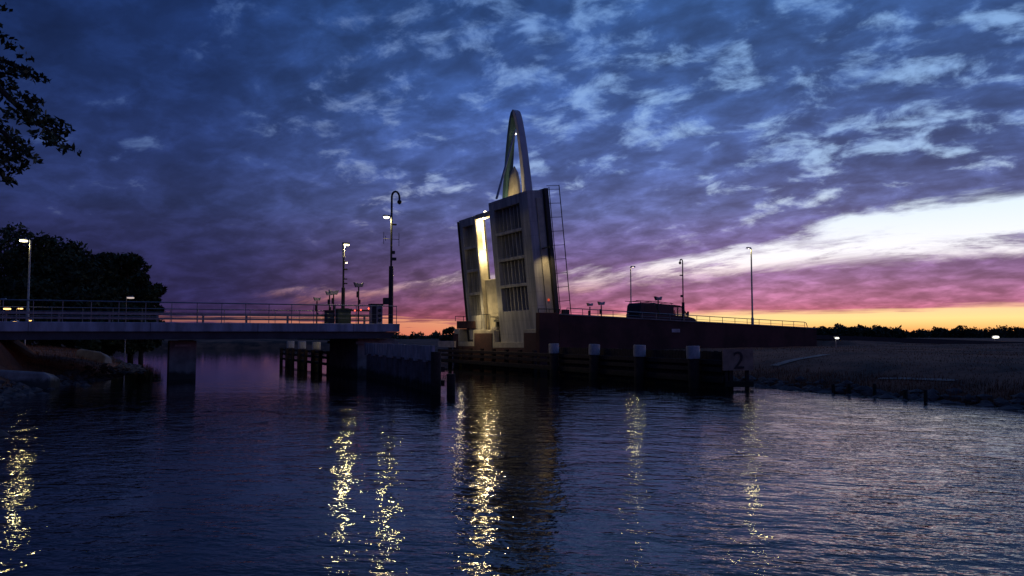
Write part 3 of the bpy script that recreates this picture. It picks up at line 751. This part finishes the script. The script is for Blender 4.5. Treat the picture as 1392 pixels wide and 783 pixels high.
def street_lamp(loc, ht, lab, lit=0, arm=-.6, grp='street lamps', glow=M_soft, rz=TH, gs=1.0, poler=.07, up=0):
    t = thing('street_lamp', lab, 'street lamp', loc, rz=rz, group=grp)
    obj('pole', MB().lathe((0,0,0), [(poler*1.5,0),(poler*1.5,1.2),(poler,1.25),(poler*.7,ht)], 10), M_steel, t, sm=True)
    a = arm
    s = 1 if a > 0 else -1
    obj('arm', MB().tube([(0,0,ht-.05),(a*.5,0,ht+.08),(a,0,ht+.06)], .035, 6), M_steel, t, sm=True)
    h = obj('lamp_head', MB().hexa([(min(a,a+s*.5),-.12,ht),(max(a,a+s*.5),-.12,ht),(max(a,a+s*.5),.12,ht),(min(a,a+s*.5),.12,ht),
             (min(a,a+s*.5)+.05,-.07,ht+.12),(max(a,a+s*.5)-.05,-.07,ht+.12),(max(a,a+s*.5)-.05,.07,ht+.12),(min(a,a+s*.5)+.05,.07,ht+.12)]), M_steel, t)
    obj('lamp_glass', MB().lathe((a+s*.25,0,ht-.06*gs), [(.07*gs,0),(.14*gs,.02),(.14*gs,.055*gs)], 12), glow, h)
    if lit: light('lamp_light', 'SPOT', lit, LAMPC, t, (a+s*.25,0,ht-.16*gs), .15, (0,0,0), R(172), .12)
    return t
def lamp_at(px, ptop, y, zb, **k):
    x0, _ = on_y(px, 440, y); D = W(x0, y).y; return street_lamp(W(x0, y, zb), at(px, ptop, D).z-zb, **k)
lamp_at(37, 327, 12.0, 3.35, lab='street lamp with a bright head in front of the dark trees', lit=85, arm=-.15, glow=M_lamp, gs=1.7)
x_, _ = on_y(1023, 440, 1.2); lamp_at(1023, 338, 1.2, zr(x_), lab='tall unlit looking street lamp toward the low end of the ramp', lit=85, arm=-.05, gs=.4, poler=.085)
x_, _ = on_y(858, 440, 12.4); lamp_at(858, 363, 12.4, zr(x_), lab='street lamp on the far side of the ramp left of the van', lit=85, arm=.05, gs=.4)
def mast3():
    y = .5; x0, _ = on_y(929, 440, y); D = W(x0, y).y; zb = zr(x0); zz = lambda py: at(929, py, D).z-zb
    t = thing('camera_mast', 'thin mast with a hooked camera top in front of the van', 'mast', W(x0, y, zb))
    obj('lower_pole', MB().lathe((0,0,0), [(.13,0),(.12,zz(411))], 10), M_dark, t, sm=True)
    P = [(0,0,zz(412)),(0,0,zz(356))]+[(-.14+.14*math.cos(a),0,zz(356)+.22*math.sin(a)) for a in [math.pi*i/6 for i in range(1,7)]]
    obj('upper_pole', MB().tube(P, .05, 8), M_dark, t, sm=True)
    obj('camera_dome', MB().lathe((-.28,0,zz(359.5)), [(.04,0),(.11,.08),(.1,.2)], 10), M_dark, t)
    obj('camera', MB().box(-.3,.0,-.06,.06,zz(375),zz(373.5)).box(-.22,.0,-.08,.08,zz(404),zz(401)), M_dark, t)
mast3()

# ================================================================== van on the ramp
M_van = mat('dark_blue_car_paint', (.012,.016,.032), .5, var=.15, coat=.1)
def van():
    y0 = 3.4; xa, _ = on_y(869, 430, y0); xb, _ = on_y(957, 440, y0); L = min(6.4, xb-xa)
    zb = zr((xa+xb)/2); k = L/6.0
    t = thing('van', 'dark passenger van with roof rack driving down the ramp', 'van', W(xa, y0, zb), rot=None)
    slope = math.atan2(RZ1-RZ0, XE-1.75); t.rotation_euler = (0, -slope, TH)
    hgt = at(880, 410.5, W(xa, y0).y).z-zb; s = hgt/2.15
    def q(p): return [(a*k, b*s) for a, b in p]
    w_ = 1.95
    obj('body', MB().prism(q([(.05,.35),(5.85,.35),(5.98,.55),(5.98,.92),(5.75,1.08),(4.95,1.22),(.0,1.22),(.0,.6)]), 0, w_), M_van, t, bev=.04)
    obj('cargo_body', MB().prism(q([(.0,1.222),(3.55,1.222),(3.55,2.12),(.22,2.12),(.06,1.9)]), .03, w_-.03), M_van, t, bev=.05)
    obj('cab_roof', MB().prism(q([(3.552,1.98),(4.45,1.96),(4.5,2.02),(4.2,2.09),(3.552,2.12)]), .06, w_-.06), M_van, t, bev=.02)
    for yy in (.05, w_-.13):
        obj('pillar', MB().prism(q([(4.36,1.97),(4.46,1.97),(5.22,1.2),(5.08,1.2)]), yy, yy+.08), M_van, t)
        obj('pillar', MB().prism(q([(3.95,1.222),(4.03,1.222),(4.03,1.97),(3.95,1.97)]), yy, yy+.08), M_van, t)
        wn = MB().prism(q([(.5,1.42),(1.9,1.42),(1.9,1.92),(.55,1.92)]), yy-.035 if yy < 1 else yy+.10, yy-.025 if yy < 1 else yy+.11)
        obj('side_window', wn, M_glass, t)
    gm = bpy.data.materials.new('clear_glass'); gm.use_nodes = True; n = gm.node_tree; n.nodes.clear()
    tr = n.nodes.new('ShaderNodeBsdfTransparent'); tr.inputs[0].default_value = (.75,.78,.8,1); gl = n.nodes.new('ShaderNodeBsdfGlossy'); gl.inputs['Roughness'].default_value = .03
    mx = n.nodes.new('ShaderNodeMixShader'); mx.inputs[0].default_value = .08; oo = n.nodes.new('ShaderNodeOutputMaterial')
    n.links.new(tr.outputs[0], mx.inputs[1]); n.links.new(gl.outputs[0], mx.inputs[2]); n.links.new(mx.outputs[0], oo.inputs[0])
    obj('windscreen', MB().hexa([(4.98*k,.14,1.225*s),(5.02*k,.14,1.225*s),(5.02*k,w_-.14,1.225*s),(4.98*k,w_-.14,1.225*s),(4.40*k,.14,1.96*s),(4.43*k,.14,1.96*s),(4.43*k,w_-.14,1.96*s),(4.40*k,w_-.14,1.96*s)]), gm, t)
    for yy in (.07, w_-.09): obj('cab_window', MB().prism(q([(3.56,1.24),(5.0,1.24),(4.38,1.96),(3.56,1.96)]), yy, yy+.01), gm, t)
    for yy in (.45, 1.35):
        obj('seat', MB().box(3.75*k,3.92*k,yy-.22,yy+.22,1.0*s,1.5*s).box(3.78*k,3.90*k,yy-.12,yy+.12,1.52*s,1.70*s), M_dark, t, bev=.03)
    for xx in (1.05, 4.95):
        for yy in (-.02, w_-.22):
            wh = obj('wheel', MB().tube([(xx*k,yy,.36),(xx*k,yy+.24,.36)], .36, 24), M_dark, t, sm=True)
            obj('rim', MB().tube([(xx*k,yy-.012 if yy < 1 else yy+.24,.36),(xx*k,yy-.002 if yy < 1 else yy+.252,.36)], .22, 16), M_steel, wh)
    for yy in (.2, w_-.45): obj('headlight', MB().box(5.93*k,5.995*k,yy,yy+.26,.72*s,.9*s), M_white, t)
    for yy in (-.20, w_+.02): obj('mirror', MB().box(4.88*k,5.0*k,yy,yy+.18,1.28*s,1.62*s), M_dark, t, bev=.02)
    b = MB()
    for yy in (.2, w_-.2): b.tube([(-.25*k,yy,2.26*s),(.5*k,yy,2.28*s),(1.9*k,yy,2.30*s),(3.6*k,yy,2.22*s)], .03, 6)
    for xx in (.2,1.3,2.4,3.4): b.tube([(xx*k,.2,2.27*s),(xx*k,w_-.2,2.27*s)], .025, 6).tube([(xx*k,.2,2.1*s),(xx*k,.2,2.27*s)], .02, 5).tube([(xx*k,w_-.2,2.1*s),(xx*k,w_-.2,2.27*s)], .02, 5)
    obj('roof_rack', b, M_dark, t)
van()

# ================================================================== trees
def leafy(b, c, rad, n, s, rng):
    for _ in range(n):
        while True:
            p = Vector((rng.uniform(-1,1), rng.uniform(-1,1), rng.uniform(-1,1)))
            if p.length < 1: break
        if rng.random() < .6 and p.length > .05: p = p.normalized()*rng.uniform(.72, 1.05)
        q = Vector((c[0]+p.x*rad[0], c[1]+p.y*rad[1], c[2]+p.z*rad[2]))
        a = Vector((rng.gauss(0,1), rng.gauss(0,1), rng.gauss(0,1))).normalized(); d = a.cross(Vector((rng.gauss(0,1), rng.gauss(0,1), rng.gauss(0,1)))).normalized()
        l = s*rng.uniform(.6, 1.4); w2 = l*.45
        k = len(b.v)
        b.v += [tuple(q-a*l), tuple(q+d*w2), tuple(q+a*l), tuple(q-d*w2)]; b.f.append((k,k+1,k+2,k+3))
def tree(loc, ht, wd, lab, seed, nclump=34, per=210, ls=.26, grp=None, bare=0.0, trunkh=.3):
    rng = random.Random(seed)
    t = thing('tree', lab, 'tree', loc, rz=0, group=grp)
    tr = MB(); cr = MB()
    tr.tube([(0,0,-.4),(.1,0,ht*.3),(-.1,.1,ht*.6),(.1,0,ht*.85)], [ht*.03,ht*.022,ht*.014,ht*.005], 8)
    for i in range(nclump):
        k = rng.random(); z = ht*(trunkh+(1-trunkh)*k)
        env = math.sqrt(max(.04, 1-((k-.42)/.62)**2))
        a = rng.uniform(0, 6.283); r = wd*.5*env*math.sqrt(rng.random())
        c = (r*math.cos(a), r*math.sin(a), z-ht*.02); rr = wd*rng.uniform(.10, .19)
        rr = min(rr, wd*.24)
        leafy(cr, c, (rr*1.15, rr*1.15, rr*.8), int(per*(1-bare)), ls, rng)
        zb = z*.55; tr.tube([(0,0,zb),(c[0]*.5,c[1]*.5,(zb+z)/2+.2),c], [ht*.009,ht*.006,ht*.002], 5)
    obj('trunk', tr, M_bark, t); obj('crown', cr, M_leafy, t)
    return t
def gz(x, y): return land_z(x, y)
for px, ptp, D, wd, lab, sd, bare, nc in (
    (-6,318,92,9.5,'thin crowned tree behind the bridge at the left frame edge',1,.72,34),
    (22,312,98,9,'tall sparse tree behind the lit street lamp',2,.68,40),
    (62,328,90,10.0,'broad dense dark tree right of the lit street lamp',3,0,60),
    (98,338,94,9.5,'dense round tree in the middle of the dark grove',4,0,60),
    (122,358,88,7.5,'shorter bushy tree filling the grove beside the bridge',5,0,50),
    (150,347,92,5.6,'tall narrow tree standing up from the right part of the grove',6,0,50),
    (178,364,90,6.0,'rounded tree at the right end of the grove',7,0,50),
    (192,396,86,4.2,'low rightmost tree of the grove, closest to the open water',8,0,40),
    (40,385,84,8,'low bushy tree under the lit street lamp',9,0,50),
    (140,400,84,7,'low bush tree at the foot of the grove behind the railing',10,0,50)):
    p = at(px, 456, D); z = gz(p.x, p.y); h = at(px, ptp, D).z-z
    tree((p.x, p.y, max(.1, z)), h, wd, lab, sd, nclump=nc, per=170, bare=bare, trunkh=.12 if not bare else .3, ls=.30)
# near tree: trunk beyond the left edge, a drooping branch reaching in
rng = random.Random(44)
NT = Vector((-9.6, 9.3, 0)); zt = gz(NT.x, NT.y)
t = thing('tree', 'near tree whose leafy branches hang in at the upper left corner', 'tree', (NT.x, NT.y, zt), rz=0)
tb_ = MB(); cb = MB()
tb_.tube([(0,0,-.3),(.1,0,2),(.3,-.1,4.2),(.5,0,7),(.4,.1,9.5)], [.26,.2,.15,.1,.04], 10)
def L3(px, py, D=9.0): p = at(px, py, D); return p-Vector((NT.x, NT.y, zt))
def twig(path, rr, clumps):
    tb_.tube([tuple(p) for p in path], [rr*(1-.8*i/(len(path)-1)) for i in range(len(path))], 6)
    for (px, py, sx, sy, n) in clumps:
        c = L3(px, py, 9.0+rng.uniform(-.3,.3)); m = 9/1050
        leafy(cb, c, (sx*m, .28, sy*m), n, .042, rng)
A = Vector((.3,0,4.3)); B = Vector((.45,0,6.3))
twig([B, L3(-60,20), L3(-10,75), L3(25,92), L3(54,108)], .06, [(8,55,14,5,30),(12,92,22,9,110),(38,100,18,6,70),(52,105,9,4,26),(2,110,14,12,80),(26,72,7,5,16)])
twig([B, L3(-40,90), L3(10,130), L3(45,165), L3(88,190)], .06, [(38,140,14,16,110),(28,160,14,8,55),(54,163,10,8,50),(78,172,14,10,110),(64,188,9,10,60),(80,196,9,10,44),(97,204,6,5,9),(46,150,8,6,28)])
twig([A, L3(-40,160), L3(5,180), L3(30,205), L3(42,215)], .05, [(6,182,16,12,120),(24,195,13,8,70),(36,210,9,10,50),(16,220,15,12,90),(4,205,12,16,70),(30,226,5,5,14)])
twig([A, L3(-30,215), L3(0,235), L3(10,250)], .04, [(3,240,9,10,60),(10,228,9,7,36),(-8,140,20,40,120)])
twig([B, L3(-30,10), L3(0,18)], .03, [(2,8,6,10,14),(0,40,6,6,12)])
for k in range(26):                              # the rest of the crown, outside the picture
    a = rng.uniform(0, 6.283); r = rng.uniform(.4, 2.6); c = Vector((.3-abs(r*math.cos(a)), r*math.sin(a), rng.uniform(4.5, 10)))
    leafy(cb, c, (.8,.8,.6), 110, .05, rng)
    tb_.tube([(.4,0,c.z*.8), tuple(c)], [.05,.012], 5)
obj('trunk', tb_, M_bark, t); obj('crown', cb, M_leafy, t)

# far-off woods on the horizon (one mass) and single trees
def wood(name, lab, px0, px1, D, tops, n, ls):
    b = MB(); rng = random.Random(int(px0)+5)
    for _ in range(n):
        px = rng.uniform(px0, px1); k = (px-px0)/(px1-px0)*(len(tops)-1); i = min(len(tops)-2, int(k)); tp = tops[i]+(tops[i+1]-tops[i])*(k-i)
        tp += 2.2*math.sin(px*.23)+1.6*math.sin(px*.61+1)
        py = tp+(462-tp)*rng.random()**1.3; DD = D*rng.uniform(.97, 1.06); p = at(px, py, DD)
        leafy(b, p, (ls*1.3,ls*2,ls*.8), 4, ls*.55, rng)
    o = obj(name, b, M_leafy); o['label'] = lab; o['category'] = 'wood'; o['kind'] = 'stuff'
wood('distant_wood', 'dark far wood along the right horizon', 1095, 1480, 330, [452,449,447,448,447,450,455,452,451,452,454,452,453,452,453,453,453], 5200, 1.5)
wood('distant_wood', 'low dark far shore and wood beyond the left span and channel', 100, 645, 190, [454,455,456,457,457,457,457,458,458,457,457,457,457,457,456,456], 2600, .7)
for i, (px, ptp, D, wd) in enumerate(((1272,447,300,3.5),(1310,446,320,5),(1322,449,310,4),(1340,447,300,6),(1352,449,300,5),(1366,446,310,6),(1380,448,300,5),(1390,447,300,6),(1158,449,280,6),(1206,449,280,6.5))):
    p = at(px, 456, D)
    tree((p.x, p.y, 1.6), at(px, ptp, D).z-1.6+.6, wd+1.5, ['thin bare tree on the right horizon wood','rounded tree rising from the right horizon wood'][i > 7], 60+i, nclump=16, per=34, ls=.45, grp='trees on the right horizon' if i <= 7 else 'round trees on the right horizon', bare=.45 if i <= 7 else 0, trunkh=.15)
p = at(612, 456, 150); tree((p.x, p.y, 1.4), at(612, 445, 150).z-1.4, 3.6, 'single round bush on the far bank left of the brick pier', 91, nclump=22, per=70, ls=.28, trunkh=.15)

# distant lights
for i, (px, py, D, lab, gs) in enumerate(((0,407,72,'small amber street lamp at the left frame edge, highest of the amber group',.9),(4,419,66,'largest amber street lamp low at the left frame edge',2.0),
    (22.5,419,70,'amber street lamp second from the left frame edge',1.4),(14,437,60,'low amber lamp just above the deck, leftmost of two',1.0),(35,435.5,62,'low amber lamp just above the deck, rightmost of two',.8))):
    p = at(px, py, D); zb = max(.3, gz(p.x, p.y))
    st = street_lamp((p.x, p.y, zb), p.z-zb, lab, 0, .1, 'amber lamps beyond the left span', M_amber, 0, gs, .04)
p = at(172, 404, 76); street_lamp((p.x, p.y, max(.2,gz(p.x,p.y))), p.z-max(.2,gz(p.x,p.y)), 'street lamp with a faint head in front of the grove', 0, .15, 'faint lamp', emit('faint_glow',(1,.8,.75),.55), 0, 2.3, .03)
for px, py, D, lab, s in ((1138,458.6,62,'small bright floodlight on the right field just beyond the ramp end',.36),(1354,458.6,120,'large bright floodlight near the right frame edge',1.1)):
    p = at(px, py, D); t = thing('field_floodlight', lab, 'floodlight', (p.x, p.y, 1.3), rz=0, group='lights across the right field')
    obj('post', MB().tube([(0,.3,-.4),(0,.3,p.z-1.3)], .06, 6), M_steel, t)
    obj('lamp_head', MB().box(-.5*s,.5*s,.12,.3,p.z-1.3-.2*s,p.z-1.3+.22*s), M_steel, t)
    g_ = obj('lamp_glass', MB().lathe((0,0,0),[(.3,0),(.45,.15),(.4,.32),(.15,.42)],12), emit('flood_glow',(1,.95,.78),3.2), t)
    g_.scale = (s, .25, s*.7); g_.location = (0, 0, p.z-1.3-.12)

# ================================================================== right bank details
def strip(pts, wd, mt, name, lift=.03):
    b = MB(); 
    P = [Vector((x, y, 0)) for x, y in pts]; Q = []
    for a, c in zip(P, P[1:]):
        for k in range(8): Q.append(a.lerp(c, k/8))
    Q.append(P[-1])
    for i, p in enumerate(Q):
        d = (Q[min(i+1, len(Q)-1)]-Q[max(i-1, 0)]).normalized(); n = Vector((-d.y, d.x, 0))*wd/2
        for q_ in (p-n, p+n): b.v.append((q_.x, q_.y, land_z(q_.x, q_.y)+lift))
    for i in range(len(Q)-1): b.f.append((2*i, 2*i+1, 2*i+3, 2*i+2))
    return obj(name, b, mt)
def gpt(px, py):                                 # sight line onto the land
    r = ray(px, py); tt = 20.0
    while tt < 400:
        p = Vector((0,0,H))+r*tt
        if p.z < land_z(p.x, p.y): return (p.x, p.y)
        tt += .4
    return (p.x, p.y)
M_path = mat('pale_path', (.42,.32,.24), .9, var=.3, scale=2)
struct(strip([gpt(1052,498), gpt(1080,491), gpt(1105,486), gpt(1122,482.5)], .7, M_path, 'path'))
struct(strip([gpt(1195,515), gpt(1240,517.5), gpt(1300,520)], .35, M_path, 'footpath'))
for i, px in enumerate((1132,1153,1187,1228,1255)):
    D = (37.5,36.8,35.6,33.8,32.6)[i]-.9; p = at(px, 456, D)
    tag(obj('mooring_stake', MB().tube([(0,0,-1.2),(.03*(i-2)*.5,.02,.42+.07*(i % 3))], .075+.02*(i == 3), 8), M_wood, loc=(p.x, p.y, 0)),
        ['thinnest mooring stake by the right bank, furthest left','second mooring stake from the left by the right bank','middle mooring stake of the five by the right bank','thickest mooring stake by the right bank, fourth from the left','rightmost mooring stake by the right bank'][i], 'stake', 'mooring stakes by the right bank')
# grass and reeds
def blades(name, lab, n, fn, h0, h1, w0):
    b = MB(); rng = random.Random(5); k = 0; tries = 0
    while k < n and tries < n*6:
        tries += 1; x, y = fn(rng); d = sdist(x, y)
        if d < .05: continue
        z = land_z(x, y)-.03; h = rng.uniform(h0, h1); a = rng.uniform(0, 3.14); dx, dy = math.cos(a)*w0, math.sin(a)*w0
        lx_, ly_ = rng.gauss(0,.16)*h, rng.gauss(0,.16)*h; i = len(b.v)
        b.v += [(x-dx,y-dy,z),(x+dx,y+dy,z),(x+lx_,y+ly_,z+h)]; b.f.append((i,i+1,i+2)); k += 1
    o = obj(name, b, M_reed); o['label'] = lab; o['category'] = 'grass'; o['kind'] = 'stuff'
M_reed = mat('dry_grass', (.22,.095,.045), .9, var=.5, scale=.5)
def nearshore(rng):
    i = rng.choice([6,7,8,9,10,11]); a, c = shore[i], shore[i+1]; k = rng.random()
    x, y = a[0]+(c[0]-a[0])*k, a[1]+(c[1]-a[1])*k; r = rng.random()**1.7*3.0
    return x+r*.85+rng.gauss(0,.2), y+r*.35+rng.gauss(0,.2)
blades('reeds', 'dry reeds and grass along the right water edge', 9000, nearshore, .08, .34, .014)
blades('field_grass', 'rough winter grass on the right field', 22000, lambda r: (lambda D: (D*r.uniform(.2,.70), D))(20+r.random()**1.5*80), .04, .13, .022)
blades('bank_grass', 'rough grass on the left bank under the bridge', 7000, lambda r: (lambda D: (-D*r.uniform(.5,.72), D))(30+r.random()*60), .08, .3, .02)

def stones(name, lab, idx, n, seed):
    rng = random.Random(seed); b = MB()
    for _ in range(n):
        i = rng.choice(idx); a, c = shore[i], shore[(i+1) % len(shore)]; k = rng.random()
        x = a[0]+(c[0]-a[0])*k+rng.gauss(0,.55); y = a[1]+(c[1]-a[1])*k+rng.gauss(0,.55); s_ = rng.uniform(.10,.34); z = max(-.05, land_z(x, y))
        v = []
        for th, ph in [(0,90),(0,20),(72,14),(144,24),(216,16),(288,22),(36,-30),(108,-30),(180,-30),(252,-30),(324,-30)]:
            r = s_*rng.uniform(.7,1.2); t_, p_ = R(th), R(ph); v.append((x+r*1.3*math.cos(t_)*math.cos(p_), y+r*math.sin(t_)*math.cos(p_), z+r*.7*math.sin(p_)))
        f = [(0,1+j,1+(j+1) % 5) for j in range(5)]
        for j in range(5): f += [(1+j,6+j,1+(j+1) % 5),(1+(j+1) % 5,6+j,6+(j+1) % 5)]
        b.add(v, f)
    o = obj(name, b, M_conc2); o['label'] = lab; o['category'] = 'stones'; o['kind'] = 'stuff'
M_conc2 = mat('dark_stone', (.12,.10,.09), .9, var=.5, scale=2)
stones('bank_stones', 'loose dark stones along the left bank water line', [26,27,28,29,30,31,32], 700, 3)
stones('bank_stones', 'loose dark stones along the right bank water line', [6,7,8,9,10,11], 420, 4)
